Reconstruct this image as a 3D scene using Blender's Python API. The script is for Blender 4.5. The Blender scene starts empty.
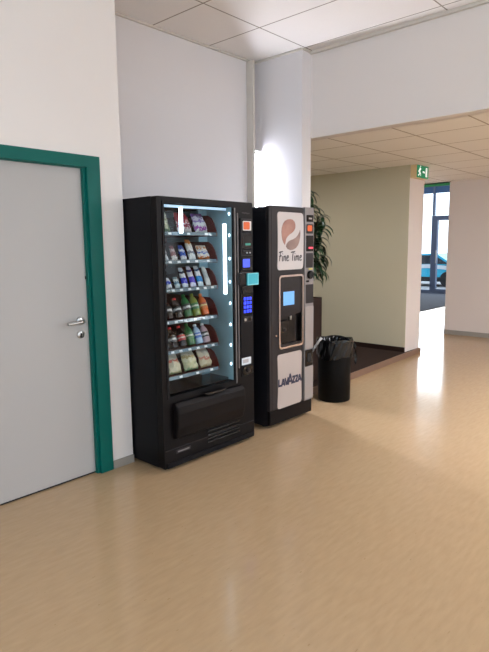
import bpy, bmesh, math, random
from mathutils import Vector, Matrix
random.seed(7)
S = bpy.context.scene
COL = S.collection
PI = math.pi

# ------------------------------------------------------------------ materials
def lin(c):
    r = []
    for v in c:
        v /= 255.0
        r.append(v / 12.92 if v <= .04045 else ((v + .055) / 1.055) ** 2.4)
    return tuple(r) + (1.0,)

def base_mat(name):
    m = bpy.data.materials.new(name)
    m.use_nodes = True
    return m, m.node_tree.nodes, m.node_tree.links, m.node_tree.nodes['Principled BSDF']

def mat(name, rgb, rough=.5, metal=0, spec=.5, var=.06, scale=6, bump=0, coat=0):
    m, N, L, b = base_mat(name)
    c = lin(rgb)
    b.inputs['Roughness'].default_value = rough
    b.inputs['Metallic'].default_value = metal
    b.inputs['Specular IOR Level'].default_value = spec
    b.inputs['Coat Weight'].default_value = coat
    tc = N.new('ShaderNodeTexCoord')
    nz = N.new('ShaderNodeTexNoise'); nz.inputs['Scale'].default_value = scale; nz.inputs['Detail'].default_value = 4
    L.new(tc.outputs['Object'], nz.inputs['Vector'])
    mx = N.new('ShaderNodeMix'); mx.data_type = 'RGBA'
    mx.inputs['A'].default_value = tuple(v * (1 - var) for v in c[:3]) + (1,)
    mx.inputs['B'].default_value = tuple(min(1, v * (1 + var)) for v in c[:3]) + (1,)
    L.new(nz.outputs['Fac'], mx.inputs['Factor'])
    L.new(mx.outputs['Result'], b.inputs['Base Color'])
    if bump:
        bp = N.new('ShaderNodeBump'); bp.inputs['Strength'].default_value = bump; bp.inputs['Distance'].default_value = .002
        n2 = N.new('ShaderNodeTexNoise'); n2.inputs['Scale'].default_value = 180
        L.new(tc.outputs['Object'], n2.inputs['Vector']); L.new(n2.outputs['Fac'], bp.inputs['Height'])
        L.new(bp.outputs['Normal'], b.inputs['Normal'])
    return m

def emit(name, rgb, strength):
    m, N, L, b = base_mat(name)
    b.inputs['Base Color'].default_value = lin(rgb)
    b.inputs['Emission Color'].default_value = lin(rgb)
    b.inputs['Emission Strength'].default_value = strength
    return m

def glass(name, tint=(1, 1, 1), rough=0.0, refl=1.0):
    m = bpy.data.materials.new(name); m.use_nodes = True
    N, L = m.node_tree.nodes, m.node_tree.links
    N.clear()
    o = N.new('ShaderNodeOutputMaterial'); mx = N.new('ShaderNodeMixShader')
    t = N.new('ShaderNodeBsdfTransparent'); t.inputs['Color'].default_value = tint + (1,)
    g = N.new('ShaderNodeBsdfGlossy'); g.inputs['Roughness'].default_value = rough
    f = N.new('ShaderNodeFresnel'); f.inputs['IOR'].default_value = 1.45
    mu = N.new('ShaderNodeMath'); mu.operation = 'MULTIPLY'; mu.inputs[1].default_value = refl
    # the pane is modelled with two faces: reflect at the outer side of each only
    ge = N.new('ShaderNodeNewGeometry'); iv = N.new('ShaderNodeMath'); iv.operation = 'SUBTRACT'; iv.inputs[0].default_value = 1
    L.new(ge.outputs['Backfacing'], iv.inputs[1]); m2 = N.new('ShaderNodeMath'); m2.operation = 'MULTIPLY'
    L.new(f.outputs[0], mu.inputs[0]); L.new(mu.outputs[0], m2.inputs[0]); L.new(iv.outputs[0], m2.inputs[1]); L.new(m2.outputs[0], mx.inputs[0])
    L.new(t.outputs[0], mx.inputs[1]); L.new(g.outputs[0], mx.inputs[2]); L.new(mx.outputs[0], o.inputs[0])
    return m

def grid_mat(name, rgb, sx, sy, ox, oy, w, line):
    """mineral fibre ceiling tiles with narrow joints, in metres of the place"""
    m, N, L, b = base_mat(name)
    b.inputs['Roughness'].default_value = .85
    b.inputs['Specular IOR Level'].default_value = .15
    tc = N.new('ShaderNodeTexCoord'); sp = N.new('ShaderNodeSeparateXYZ'); L.new(tc.outputs['Object'], sp.inputs[0])
    def M(op, a, c=None):
        n = N.new('ShaderNodeMath'); n.operation = op
        for i, v in enumerate((a, c)):
            if v is None: continue
            if isinstance(v, (int, float)): n.inputs[i].default_value = v
            else: L.new(v, n.inputs[i])
        return n.outputs[0]
    def dist(axis, s, o):
        q = M('DIVIDE', M('SUBTRACT', axis, o), s)
        fr = M('ABSOLUTE', M('SUBTRACT', q, M('ROUND', q)))
        return M('LESS_THAN', M('MULTIPLY', fr, s), w)
    ln = M('MAXIMUM', dist(sp.outputs[0], sx, ox), dist(sp.outputs[1], sy, oy))
    nz = N.new('ShaderNodeTexNoise'); nz.inputs['Scale'].default_value = 60; L.new(tc.outputs['Object'], nz.inputs['Vector'])
    c = lin(rgb); l = lin(line)
    # every tile has a slightly different tone
    fx = M('FLOOR', M('DIVIDE', M('SUBTRACT', sp.outputs[0], ox), sx)); fy = M('FLOOR', M('DIVIDE', M('SUBTRACT', sp.outputs[1], oy), sy))
    cx = N.new('ShaderNodeCombineXYZ'); L.new(fx, cx.inputs[0]); L.new(fy, cx.inputs[1])
    wn = N.new('ShaderNodeTexWhiteNoise'); wn.noise_dimensions = '2D'; L.new(cx.outputs[0], wn.inputs['Vector'])
    k = M('ADD', M('MULTIPLY', wn.outputs['Value'], .10), M('MULTIPLY', nz.outputs['Fac'], .10))
    m0 = N.new('ShaderNodeMix'); m0.data_type = 'RGBA'
    m0.inputs['A'].default_value = tuple(v * 1.0 for v in c[:3]) + (1,); m0.inputs['B'].default_value = tuple(min(1, v * 1.35) for v in c[:3]) + (1,)
    L.new(k, m0.inputs['Factor'])
    m1 = N.new('ShaderNodeMix'); m1.data_type = 'RGBA'; m1.inputs['B'].default_value = l
    L.new(ln, m1.inputs['Factor']); L.new(m0.outputs['Result'], m1.inputs['A']); L.new(m1.outputs['Result'], b.inputs['Base Color'])
    return m

def floor_mat():
    m, N, L, b = base_mat('linoleum')
    tc = N.new('ShaderNodeTexCoord')
    mp = N.new('ShaderNodeMapping'); mp.inputs['Scale'].default_value = (3, 14, 1); mp.inputs['Rotation'].default_value = (0, 0, .35)
    L.new(tc.outputs['Object'], mp.inputs['Vector'])
    n1 = N.new('ShaderNodeTexNoise'); n1.inputs['Scale'].default_value = 3; n1.inputs['Detail'].default_value = 6
    L.new(mp.outputs[0], n1.inputs['Vector'])
    n2 = N.new('ShaderNodeTexNoise'); n2.inputs['Scale'].default_value = .9; n2.inputs['Detail'].default_value = 3
    L.new(tc.outputs['Object'], n2.inputs['Vector'])
    cr = N.new('ShaderNodeValToRGB')
    cr.color_ramp.elements[0].position = .3; cr.color_ramp.elements[0].color = lin((170, 142, 110))
    cr.color_ramp.elements[1].position = .72; cr.color_ramp.elements[1].color = lin((183, 155, 121))
    L.new(n1.outputs['Fac'], cr.inputs[0])
    mx = N.new('ShaderNodeMix'); mx.data_type = 'RGBA'; mx.blend_type = 'MULTIPLY'; mx.inputs['Factor'].default_value = .25
    L.new(cr.outputs[0], mx.inputs['A']); L.new(n2.outputs['Color'], mx.inputs['B'])
    # sparse scuffs
    vo = N.new('ShaderNodeTexNoise'); vo.inputs['Scale'].default_value = 9; L.new(mp.outputs[0], vo.inputs['Vector'])
    gt = N.new('ShaderNodeMath'); gt.operation = 'GREATER_THAN'; gt.inputs[1].default_value = .735; L.new(vo.outputs['Fac'], gt.inputs[0])
    m2 = N.new('ShaderNodeMix'); m2.data_type = 'RGBA'; m2.inputs['B'].default_value = lin((150, 122, 90))
    L.new(gt.outputs[0], m2.inputs['Factor'])
    mx2 = N.new('ShaderNodeMix'); mx2.data_type = 'RGBA'; mx2.inputs['A'].default_value = lin((177, 149, 115)); mx2.inputs['Factor'].default_value = .7
    L.new(cr.outputs[0], mx2.inputs['B'])
    L.new(mx2.outputs['Result'], m2.inputs['A']); L.new(m2.outputs['Result'], b.inputs['Base Color'])
    rr = N.new('ShaderNodeMapRange'); rr.inputs['To Min'].default_value = .10; rr.inputs['To Max'].default_value = .19
    L.new(n2.outputs['Fac'], rr.inputs['Value']); L.new(rr.outputs[0], b.inputs['Roughness'])
    b.inputs['Specular IOR Level'].default_value = .36
    bp = N.new('ShaderNodeBump'); bp.inputs['Strength'].default_value = .10; bp.inputs['Distance'].default_value = .004
    n3 = N.new('ShaderNodeTexNoise'); n3.inputs['Scale'].default_value = 8; L.new(tc.outputs['Object'], n3.inputs['Vector'])
    L.new(n3.outputs['Fac'], bp.inputs['Height']); L.new(bp.outputs['Normal'], b.inputs['Normal'])
    return m

def bands(name, stops, rough=.35, noise=.0, axis=2, nscale=30, metal=0):
    """printed wrapper: hard colour bands up the pack, broken up by printed blotches"""
    m, N, L, b = base_mat(name)
    b.inputs['Roughness'].default_value = rough; b.inputs['Metallic'].default_value = metal
    tc = N.new('ShaderNodeTexCoord'); sp = N.new('ShaderNodeSeparateXYZ'); L.new(tc.outputs['Generated'], sp.inputs[0])
    stops = [(p, tuple(v * .84 for v in c)) for p, c in stops]
    nz = N.new('ShaderNodeTexNoise'); nz.inputs['Scale'].default_value = nscale * .12; L.new(tc.outputs['Generated'], nz.inputs['Vector'])
    ad = N.new('ShaderNodeMath'); ad.operation = 'MULTIPLY_ADD'; ad.inputs[1].default_value = noise
    L.new(nz.outputs['Fac'], ad.inputs[0])
    sb = N.new('ShaderNodeMath'); sb.operation = 'SUBTRACT'; sb.inputs[1].default_value = noise * .5
    L.new(sp.outputs[axis], sb.inputs[0]); L.new(sb.outputs[0], ad.inputs[2])
    cr = N.new('ShaderNodeValToRGB'); cr.color_ramp.interpolation = 'CONSTANT'
    e = cr.color_ramp.elements
    e[0].position = 0; e[0].color = lin(stops[0][1]); e[1].position = stops[1][0]; e[1].color = lin(stops[1][1])
    for p, c in stops[2:]:
        q = e.new(p); q.color = lin(c)
    L.new(ad.outputs[0], cr.inputs[0]); L.new(cr.outputs[0], b.inputs['Base Color'])
    return m

M = dict(
    wall=mat('painted_plaster', (226, 220, 217), .75, spec=.25, var=.02, scale=2, bump=.08),
    wall_cool=mat('painted_plaster_recess', (222, 219, 221), .75, spec=.25, var=.02, scale=2, bump=.08),
    hallwall=mat('painted_plaster_hall', (216, 206, 200), .75, spec=.25, var=.02, scale=2, bump=.08),
    olive=mat('cream_paint', (192, 184, 160), .75, spec=.25, var=.02, scale=2, bump=.08),
    trimw=mat('beige_angle_strip', (208, 202, 194), .5),
    base=mat('grey_skirting', (150, 144, 136), .55),
    floor=floor_mat(),
    ceil=grid_mat('ceiling_tiles_room', (232, 228, 225), .655, 1.30, 3.79, 3.235, .006, (150, 142, 134)),
    ceil2=grid_mat('ceiling_tiles_hall', (242, 238, 232), .655, .675, 5.185, 2.467, .008, (176, 164, 152)),
    teal=mat('teal_lacquer', (2, 92, 84), .4, var=.03, spec=.2),
    leaf_door=mat('door_laminate', (171, 168, 166), .45, var=.02, scale=3),
    steel=mat('brushed_steel', (190, 190, 188), .28, 1, var=.03),
    darkgap=mat('dark_gap', (20, 18, 17), .8),
    black=mat('black_powder_coat', (12, 12, 16), .5, var=.08, scale=20, spec=.15),
    black2=mat('black_door_plastic', (14, 10, 11), .45, var=.08, scale=20, spec=.15),
    blackgloss=mat('black_gloss', (9, 8, 10), .2, var=.03, spec=.3),
    charcoal=mat('charcoal_plastic', (35, 31, 33), .45, spec=.3),
    liner=mat('dark_red_liner', (84, 24, 24), .5, var=.1),
    lining=mat('pale_cyan_lining', (132, 166, 178), .4),
    tray=mat('dark_tray', (74, 14, 16), .45, spec=.2),
    rail=mat('clear_price_rail', (84, 104, 116), .12, var=.05),
    label=mat('white_label', (205, 212, 218), .5),
    wire=mat('spiral_wire', (26, 24, 26), .4, .3),
    tube=emit('tube_and_reflection_glow', (225, 240, 255), 5.5),
    tube_small=emit('tube_light_side', (225, 240, 255), 4),
    led=emit('led', (220, 240, 255), 6),
    pane=glass('cabinet_glass', (.97, .99, .99), 0, .5),
    orange=emit('orange_window', (205, 88, 30), .18),
    white_s=mat('white_plastic', (220, 218, 214), .35),
    blue=emit('blue_display', (60, 80, 240), .75),
    key=emit('blue_key', (34, 60, 250), 1.1),
    teal_note=mat('teal_paper', (62, 172, 190), .7),
    note_pale=mat('teal_paper_edge', (120, 205, 215), .7),
    greenlight=emit('green_glow', (50, 130, 115), .25),
    redlight=emit('red_glow', (235, 70, 90), .5),
    silver=mat('silver_panel', (148, 141, 138), .4, .15, var=.03),
    column=mat('grey_column', (128, 122, 122), .4, .2, var=.03),
    signp=mat('pale_sign_panel', (194, 187, 185), .35, var=.01),
    signp2=mat('pale_lower_panel', (172, 160, 154), .4, var=.01),
    brown_bean=None, grey_bean=None,
    ink=mat('dark_ink', (52, 44, 46), .6),
    navy=mat('navy_ink', (34, 38, 66), .5),
    copper=mat('polished_bezel', (190, 176, 170), .22, .9),
    screen=emit('pale_blue_screen', (100, 156, 215), .5),
    carpet=mat('dark_brown_carpet', (52, 41, 37), .95, spec=.1, var=.2, scale=60),
    step=mat('brown_step_edge', (126, 98, 80), .5),
    wood=mat('dark_wood', (40, 26, 22), .55, var=.15, scale=8, spec=.15),
    soil=mat('soil', (46, 34, 26), .95, var=.3, scale=40),
    leaf=mat('leaf_green', (28, 62, 36), .3, var=.35, scale=9),
    stem=mat('plant_stem', (90, 70, 48), .8),
    binp=mat('black_bin_plastic', (8, 7, 7), .5, spec=.12),
    bag=mat('black_film', (10, 10, 11), .22, var=.1, spec=.4),
    signgreen=emit('exit_green', (10, 118, 78), .45),
    signwhite=emit('exit_white', (235, 240, 235), .6),
    signside=mat('cream_housing', (222, 196, 150), .5),
    alu=mat('blue_grey_aluminium', (84, 100, 128), .4, .3),
    fgreen=mat('green_fascia', (24, 120, 60), .5),
    fblue=mat('blue_fascia', (46, 84, 128), .4),
    wglass=glass('window_glass', (.93, .97, 1), 0, .6),
    mat_grey=mat('grey_entrance_carpet', (46, 50, 60), .95, spec=.1),
    asphalt=mat('paving', (150, 152, 156), .8),
    carcyan=mat('cyan_car_paint', (20, 165, 200), .25, coat=.6),
    carred=mat('red_car_paint', (190, 30, 44), .25, coat=.6),
    carglass=mat('car_glass', (30, 40, 50), .08),
    rubber=mat('tyre_rubber', (22, 22, 24), .8),
    white_lit=emit('lamp_tube', (238, 242, 255), 400),
    panel_lit=emit('unseen_room_diffuser', (224, 238, 255), 3.9),
    alcove_lit=emit('unseen_alcove_diffuser', (250, 248, 250), 24.0),
    hall_lit=emit('unseen_hall_diffuser', (246, 248, 255), 66.0),
)
def bean(name, a, b_):
    m, N, L, b = base_mat(name)
    tc = N.new('ShaderNodeTexCoord'); nz = N.new('ShaderNodeTexNoise'); nz.inputs['Scale'].default_value = 9
    L.new(tc.outputs['Object'], nz.inputs['Vector'])
    mx = N.new('ShaderNodeMix'); mx.data_type = 'RGBA'; mx.inputs['A'].default_value = lin(a); mx.inputs['B'].default_value = lin(b_)
    L.new(nz.outputs['Fac'], mx.inputs['Factor']); L.new(mx.outputs['Result'], b.inputs['Base Color']); b.inputs['Roughness'].default_value = .4
    return m
M['brown_bean'] = bean('reddish_brown_print', (122, 70, 58), (190, 146, 130))
M['grey_bean'] = bean('grey_brown_print', (92, 70, 64), (160, 134, 124))

# ------------------------------------------------------------------ mesh helpers
class MB:
    def __init__(s): s.bm = bmesh.new()
    def box(s, x0, x1, y0, y1, z0, z1, bev=0, seg=2):
        r = bmesh.ops.create_cube(s.bm, size=1)
        vs = r['verts']
        for v in vs:
            v.co = Vector((x0 + (v.co.x + .5) * (x1 - x0), y0 + (v.co.y + .5) * (y1 - y0), z0 + (v.co.z + .5) * (z1 - z0)))
        if bev:
            es = list({e for v in vs for e in v.link_edges})
            bmesh.ops.bevel(s.bm, geom=es, offset=bev, segments=seg, affect='EDGES', profile=.6)
        return s
    def prism(s, pts, axis, a, b, bev=0):
        """closed 2-D outline swept along an axis; pts are (x,z) for y, (y,z) for x, (x,y) for z"""
        def P(p, t):
            return Vector((p[0], t, p[1])) if axis == 'y' else Vector((t, p[0], p[1])) if axis == 'x' else Vector((p[0], p[1], t))
        va = [s.bm.verts.new(P(p, a)) for p in pts]; vb = [s.bm.verts.new(P(p, b)) for p in pts]
        fs = [s.bm.faces.new(va), s.bm.faces.new(vb[::-1])]
        n = len(pts)
        for i in range(n):
            fs.append(s.bm.faces.new((va[i], vb[i], vb[(i + 1) % n], va[(i + 1) % n])))
        bmesh.ops.recalc_face_normals(s.bm, faces=fs)
        if bev:
            es = [e for e in set(va[0].link_edges) | {e for v in va for e in v.link_edges} if all(v in va for v in e.verts)]
            bmesh.ops.bevel(s.bm, geom=es, offset=bev, segments=2, affect='EDGES')
        return s
    def ring(s, outer, inner, axis, a, b):
        """frame: outline with a hole of the same number of points, swept along an axis"""
        def P(p, t):
            return Vector((p[0], t, p[1])) if axis == 'y' else Vector((t, p[0], p[1])) if axis == 'x' else Vector((p[0], p[1], t))
        L = [[s.bm.verts.new(P(p, t)) for p in pts] for t in (a, b) for pts in (outer, inner)]
        oa, ia, ob, ib = L; n = len(outer); fs = []
        for i in range(n):
            j = (i + 1) % n
            for q in ((oa[i], oa[j], ia[j], ia[i]), (ob[j], ob[i], ib[i], ib[j]), (oa[j], oa[i], ob[i], ob[j]), (ia[i], ia[j], ib[j], ib[i])):
                fs.append(s.bm.faces.new(q))
        bmesh.ops.recalc_face_normals(s.bm, faces=fs)
        return s
    def lathe(s, cx, cy, prof, n=28):
        rings = []
        for r, z in prof:
            if r < 1e-5: rings.append([s.bm.verts.new((cx, cy, z))])
            else: rings.append([s.bm.verts.new((cx + r * math.cos(2 * PI * i / n), cy + r * math.sin(2 * PI * i / n), z)) for i in range(n)])
        fs = []
        for A, B in zip(rings, rings[1:]):
            for i in range(n):
                j = (i + 1) % n
                q = [A[i % len(A)], A[j % len(A)], B[j % len(B)], B[i % len(B)]]
                q = list(dict.fromkeys(q))
                if len(q) > 2: fs.append(s.bm.faces.new(q))
        bmesh.ops.recalc_face_normals(s.bm, faces=fs)
        return s
    def tube(s, pts, r, n=10, cap=True):
        pts = [Vector(p) for p in pts]; rings = []
        up = Vector((0, 0, 1)); fs = []
        for i, p in enumerate(pts):
            d = (pts[min(i + 1, len(pts) - 1)] - pts[max(i - 1, 0)]).normalized()
            a = d.cross(up if abs(d.z) < .95 else Vector((1, 0, 0))).normalized(); b = d.cross(a)
            rr = r[i] if isinstance(r, (list, tuple)) else r
            rings.append([s.bm.verts.new(p + a * rr * math.cos(2 * PI * k / n) + b * rr * math.sin(2 * PI * k / n)) for k in range(n)])
        for A, B in zip(rings, rings[1:]):
            for k in range(n): fs.append(s.bm.faces.new((A[k], A[(k + 1) % n], B[(k + 1) % n], B[k])))
        if cap:
            fs.append(s.bm.faces.new(rings[0][::-1])); fs.append(s.bm.faces.new(rings[-1]))
        bmesh.ops.recalc_face_normals(s.bm, faces=fs)
        return s
    def stroke(s, pts, w, y, th):
        """pen stroke lying on a front plane: points (x,z), flat nib of width w, thickness th towards -y"""
        pts = [Vector((p[0], p[1])) for p in pts]; Lf, Rt = [], []
        for i, p in enumerate(pts):
            d = (pts[min(i + 1, len(pts) - 1)] - pts[max(i - 1, 0)]).normalized()
            nrm = Vector((-d.y, d.x)); ww = w[i] if isinstance(w, (list, tuple)) else w
            Lf.append(p + nrm * ww / 2); Rt.append(p - nrm * ww / 2)
        n = len(pts)
        F = [[s.bm.verts.new((q.x, t, q.y)) for q in side] for t in (y - th, y) for side in (Lf, Rt)]
        fs = []
        for i in range(n - 1):
            fs += [s.bm.faces.new((F[0][i], F[0][i + 1], F[1][i + 1], F[1][i])), s.bm.faces.new((F[2][i + 1], F[2][i], F[3][i], F[3][i + 1])),
                   s.bm.faces.new((F[0][i + 1], F[0][i], F[2][i], F[2][i + 1])), s.bm.faces.new((F[1][i], F[1][i + 1], F[3][i + 1], F[3][i]))]
        fs += [s.bm.faces.new((F[0][0], F[1][0], F[3][0], F[2][0])), s.bm.faces.new((F[1][-1], F[0][-1], F[2][-1], F[3][-1]))]
        bmesh.ops.recalc_face_normals(s.bm, faces=fs)
        return s
    def build(s, name, m, parent=None, smooth=False):
        me = bpy.data.meshes.new(name)
        loc = Vector((0, 0, 0))
        if parent is not None:
            q = parent
            while q is not None: loc += q.location; q = q.parent
        for v in s.bm.verts: v.co -= loc
        s.bm.to_mesh(me); s.bm.free()
        me.materials.append(m)
        if smooth:
            for p in me.polygons: p.use_smooth = True
            try: me.set_sharp_from_angle(angle=math.radians(38))
            except Exception: pass
        o = bpy.data.objects.new(name, me); COL.objects.link(o)
        if parent is not None: o.parent = parent
        return o

def thing(name, label, cat, loc, group=None):
    o = bpy.data.objects.new(name, None); COL.objects.link(o); o.location = loc; o.empty_display_size = .1
    o['label'] = label; o['category'] = cat
    if group: o['group'] = group
    return o
def tag(o, label, cat, group=None):
    o['label'] = label; o['category'] = cat
    if group: o['group'] = group
    return o
def structure(o): o['kind'] = 'structure'; return o
def rrect(x0, x1, z0, z1, r, n=5):
    P = []
    for cx, cz, a in ((x1 - r, z1 - r, 0), (x0 + r, z1 - r, 90), (x0 + r, z0 + r, 180), (x1 - r, z0 + r, 270)):
        for i in range(n + 1):
            t = math.radians(a + 90 * i / n); P.append((cx + r * math.cos(t), cz + r * math.sin(t)))
    return P
def rect(x0, x1, z0, z1): return [(x1, z1), (x0, z1), (x0, z0), (x1, z0)]

# ------------------------------------------------------------------ camera
f, yaw, pitch, roll, H = 553.026, .737465, -.141908, -.011056, 1.51367
F = Vector((math.cos(yaw) * math.cos(pitch), math.sin(yaw) * math.cos(pitch), math.sin(pitch)))
R = F.cross(Vector((0, 0, 1))).normalized(); U = R.cross(F)
R2 = R * math.cos(roll) + U * math.sin(roll); U2 = -R * math.sin(roll) + U * math.cos(roll)
cam = bpy.data.cameras.new('camera'); co = bpy.data.objects.new('camera', cam); COL.objects.link(co)
cam.sensor_fit = 'VERTICAL'; cam.sensor_height = 36; cam.lens = f / 652 * 36; cam.clip_start = .02
mw = Matrix((R2, U2, -F)).transposed().to_4x4(); mw.translation = Vector((0, 0, H)); co.matrix_world = mw
S.camera = co

# ------------------------------------------------------------------ the setting
ZC, ZH = 3.346, 2.552          # room ceiling, hall ceiling
YD, YR = 3.143, 3.856          # door wall, back of the recess
XC, XH = 4.436, 4.579          # recess side wall, header face
YP = 3.261                     # end of the stub wall
XW, YW = 6.978, 3.383          # wall in the hall
XR, YRW = 9.266, 3.782
XF = 16.9                      # glazed entrance front
X0, Y0 = -2.6, -4.6

structure(MB().box(X0 - .2, XF + .1, Y0 - .2, 10.6, -.2, 0).build('floor', M['floor']))
structure(MB().box(X0, XH + .02, Y0, 4.2, ZC, ZC + .2).build('ceiling', M['ceil']))
structure(MB().box(XH + .12, XR + .184, Y0, 10.6, ZH, ZH + .9).build('ceiling_hall', M['ceil2']))
structure(MB().box(XR + .184, XF + .3, 3.6, 10.6, 3.62, 3.8).build('ceiling_entrance', M['wall']))
# door wall with its doorway
xl, xr_, zt = 1.02, 2.062, 2.07
structure(MB().box(X0, xl, YD, YD + .22, 0, ZC).box(xl, xr_, YD, YD + .22, zt, ZC).box(xr_, 2.26, YD, 4.1, 0, ZC).build('wall_left', M['wall']))
structure(MB().box(xl - .1, xr_ + .1, YD + .3, YD + .4, 0, 2.3).build('wall_behind_door', M['wall']))
structure(MB().box(2.26, XH, YR, YR + .24, 0, ZC).build('wall_back', M['wall_cool']))
structure(MB().box(XC, XH, YP, YR + .02, 0, ZC).build('wall_recess', M['wall_cool']))
structure(MB().box(XH, XH + .14, Y0, YR, ZH - .0, ZC).build('wall_header', M['wall']))
structure(MB().box(XH - .02, XH + .0005, YR - .01, 8.0, 0, ZH + .3).build('wall_alcove_side', M['olive']))
structure(MB().box(XH, XW + .1, 8.0, 8.2, 0, ZH + .3).build('wall_alcove_back', M['olive']))
structure(MB().box(XW, XW + .004, YW + .0, 8.0, 0, ZH).build('wall_alcove', M['olive']))
structure(MB().box(XW + .004, XW + .435, YW, 10.4, 0, ZH).build('wall_hall_end', M['hallwall']))
structure(MB().box(XR, XR + .184, Y0, YRW, 0, ZH).build('wall_right', M['hallwall']))
structure(MB().box(XR + .184, XF, 3.6, YRW, 0, 3.7).build('wall_entrance_side', M['wall']))
structure(MB().box(XW + .435, XF, 10.4, 10.6, 0, 3.7).build('wall_entrance_far', M['wall']))
structure(MB().box(XR + .0, XR + .184, YRW, 10.4, ZH, 3.7).build('wall_entrance_header', M['wall']))
def wall_with_windows(name, axis, t0, t1, s0, s1, holes):
    # a straight wall with window openings, laid up from the piers, breasts and lintels between them
    m = MB()
    def bx_(p, q, z0, z1):
        m.box(p, q, t0, t1, z0, z1) if axis == 'x' else m.box(t0, t1, p, q, z0, z1)
    p = s0
    for h0, h1, z0, z1 in holes:
        bx_(p, h0, 0, ZC); bx_(h0, h1, 0, z0); bx_(h0, h1, z1, ZC); p = h1
    bx_(p, s1, 0, ZC)
    return structure(m.build(name, M['wall']))
FW = [(-2.2, 4.2, .7, 3.2), (5.0, 9.0, .7, 2.45)]  # openings for unseen windows added to let light in
SW = [(-4.2, 2.4, .7, 3.2)]
wall_with_windows('wall_front', 'x', Y0 - .2, Y0, X0 - .2, XR + .2, FW)
wall_with_windows('wall_room_side', 'y', X0 - .2, X0, Y0, YD + .1, SW)
def daylight_fill(nm, loc, rot, sx, sy, watts, col):  # unseen area lamp added to strengthen the daylight at a window
    l = bpy.data.lights.new(nm, 'AREA'); l.shape = 'RECTANGLE'; l.size = sx; l.size_y = sy; l.energy = watts; l.color = col
    o = bpy.data.objects.new(nm, l); COL.objects.link(o); o.location = loc; o.rotation_euler = rot
def window(n, axis, t, h0, h1, z0, z1, npanes, watts, col):  # unseen window behind the camera, added as a light source
    wn_ = structure(bpy.data.objects.new('window_%d' % n, None)); COL.objects.link(wn_)
    wn_.location = ((h0 + h1) / 2, t, z0) if axis == 'x' else (t, (h0 + h1) / 2, z0)
    wd = (h1 - h0) / npanes
    for k in range(npanes):
        A, B = h0 + k * wd, h0 + (k + 1) * wd
        MB().ring(rect(A, B, z0, z1), rect(A + .06, B - .06, z0 + .06, z1 - .06), 'y' if axis == 'x' else 'x', t - .14, t - .08).build('window_frame', M['white_s'], wn_)
        q = MB()
        q.box(A + .06, B - .06, t - .115, t - .105, z0 + .06, z1 - .06) if axis == 'x' else q.box(t - .115, t - .105, A + .06, B - .06, z0 + .06, z1 - .06)
        q.build('pane', M['wglass'], wn_)
    if axis == 'x': daylight_fill('daylight_fill', ((h0 + h1) / 2, t - .02, (z0 + z1) / 2), (PI / 2, 0, 0), h1 - h0 - .1, z1 - z0 - .1, watts, col)
    else: daylight_fill('daylight_fill', (t - .02, (h0 + h1) / 2, (z0 + z1) / 2), (PI / 2, 0, -PI / 2), h1 - h0 - .1, z1 - z0 - .1, watts, col)
window(2, 'x', Y0, *FW[0], 5, 20, (.74, .89, 1))
window(3, 'x', Y0, *FW[1], 3, 25, (.85, .94, 1))
window(4, 'y', X0, *SW[0], 5, 62, (.72, .89, 1))
# skirtings and trims
structure(MB().box(2.09, 2.262, YD - .012, YD, 0, .058, .002).build('baseboard_left', M['base']))
structure(MB().box(X0, .9, YD - .012, YD, 0, .058, .002).build('baseboard_left', M['base']))
structure(MB().box(2.26, XC, YR - .012, YR, 0, .058, .002).build('baseboard_back', M['base']))
structure(MB().box(XC - .012, XH + .0, YP - .012, YR, 0, .058, .002).build('baseboard_recess', M['base']))
structure(MB().box(XR - .012, XR, Y0, YRW + .0, 0, .075, .002).build('baseboard_right', M['base']))
structure(MB().box(XH - .03, XH, Y0, YP, ZC - .028, ZC, .003).build('trim_1', M['trimw']))
structure(MB().box(2.26, XC, YR - .022, YR, ZC - .018, ZC, .003).build('trim_2', M['trimw']))
structure(MB().box(XC - .022, XC, YP, YR, ZC - .018, ZC, .003).build('trim_3', M['trimw']))
structure(MB().box(XC - .0, XH, YP - .016, YP, ZC - .018, ZC, .003).build('trim_4', M['trimw']))
# raised carpeted platform behind the recess, with its brown edge
structure(MB().prism([(XH, 3.225), (XW + .435, 3.372), (XW + .435, 3.385), (XW, 3.385), (XW, 8.0), (XH, 8.0)], 'z', 0, .066).build('floor_platform', M['carpet']))
structure(MB().prism([(XH, 3.205), (XW + .4355, 3.352), (XW + .4355, 3.374), (XH, 3.227)], 'z', 0, .07).build('trim_5', M['step']))
structure(MB().box(XW - .014, XW, YW, 8.0, .066, .13).build('baseboard_alcove', M['wood']))

# door in the left wall
d = structure(bpy.data.objects.new('door_1', None)); COL.objects.link(d); d.location = (1.53, YD, 0)
fo = [(.955, 0), (.955, 2.093), (2.087, 2.093), (2.087, 0), (1.99, 0), (1.99, 2.02), (1.075, 2.02), (1.075, 0)]
df = MB().prism([(x, z) for x, z in fo], 'y', YD - .012, YD + .03, .002)
df.prism([(1.045, 0), (1.045, 2.042), (1.998, 2.042), (1.998, 0), (1.972, 0), (1.972, 2.015), (1.085, 2.015), (1.085, 0)], 'y', YD + .01, YD + .12)
df.build('door_frame', M['teal'], d)
lf = MB().box(1.06, 1.985, YD + .035, YD + .08, .012, 2.03, .003).build('door_leaf', M['leaf_door'], d)
h = MB().lathe(0, 0, [(0, 0), (.026, 0), (.026, .008), (.022, .011), (0, .011)], 24)
for v in h.bm.verts: v.co = Vector((1.915 + v.co.x, YD + .035 - v.co.z, 1.052 + v.co.y))
ho = h.build('handle_rose', M['steel'], d, True)
MB().tube([(1.915, YD + .026, 1.052), (1.915, YD - .006, 1.052), (1.910, YD - .018, 1.051), (1.895, YD - .022, 1.050), (1.83, YD - .022, 1.046), (1.795, YD - .022, 1.044)], .0095, 12).build('door_handle', M['steel'], d, True)
h = MB().lathe(0, 0, [(0, 0), (.025, 0), (.025, .007), (.021, .010), (0, .010)], 24)
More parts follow.
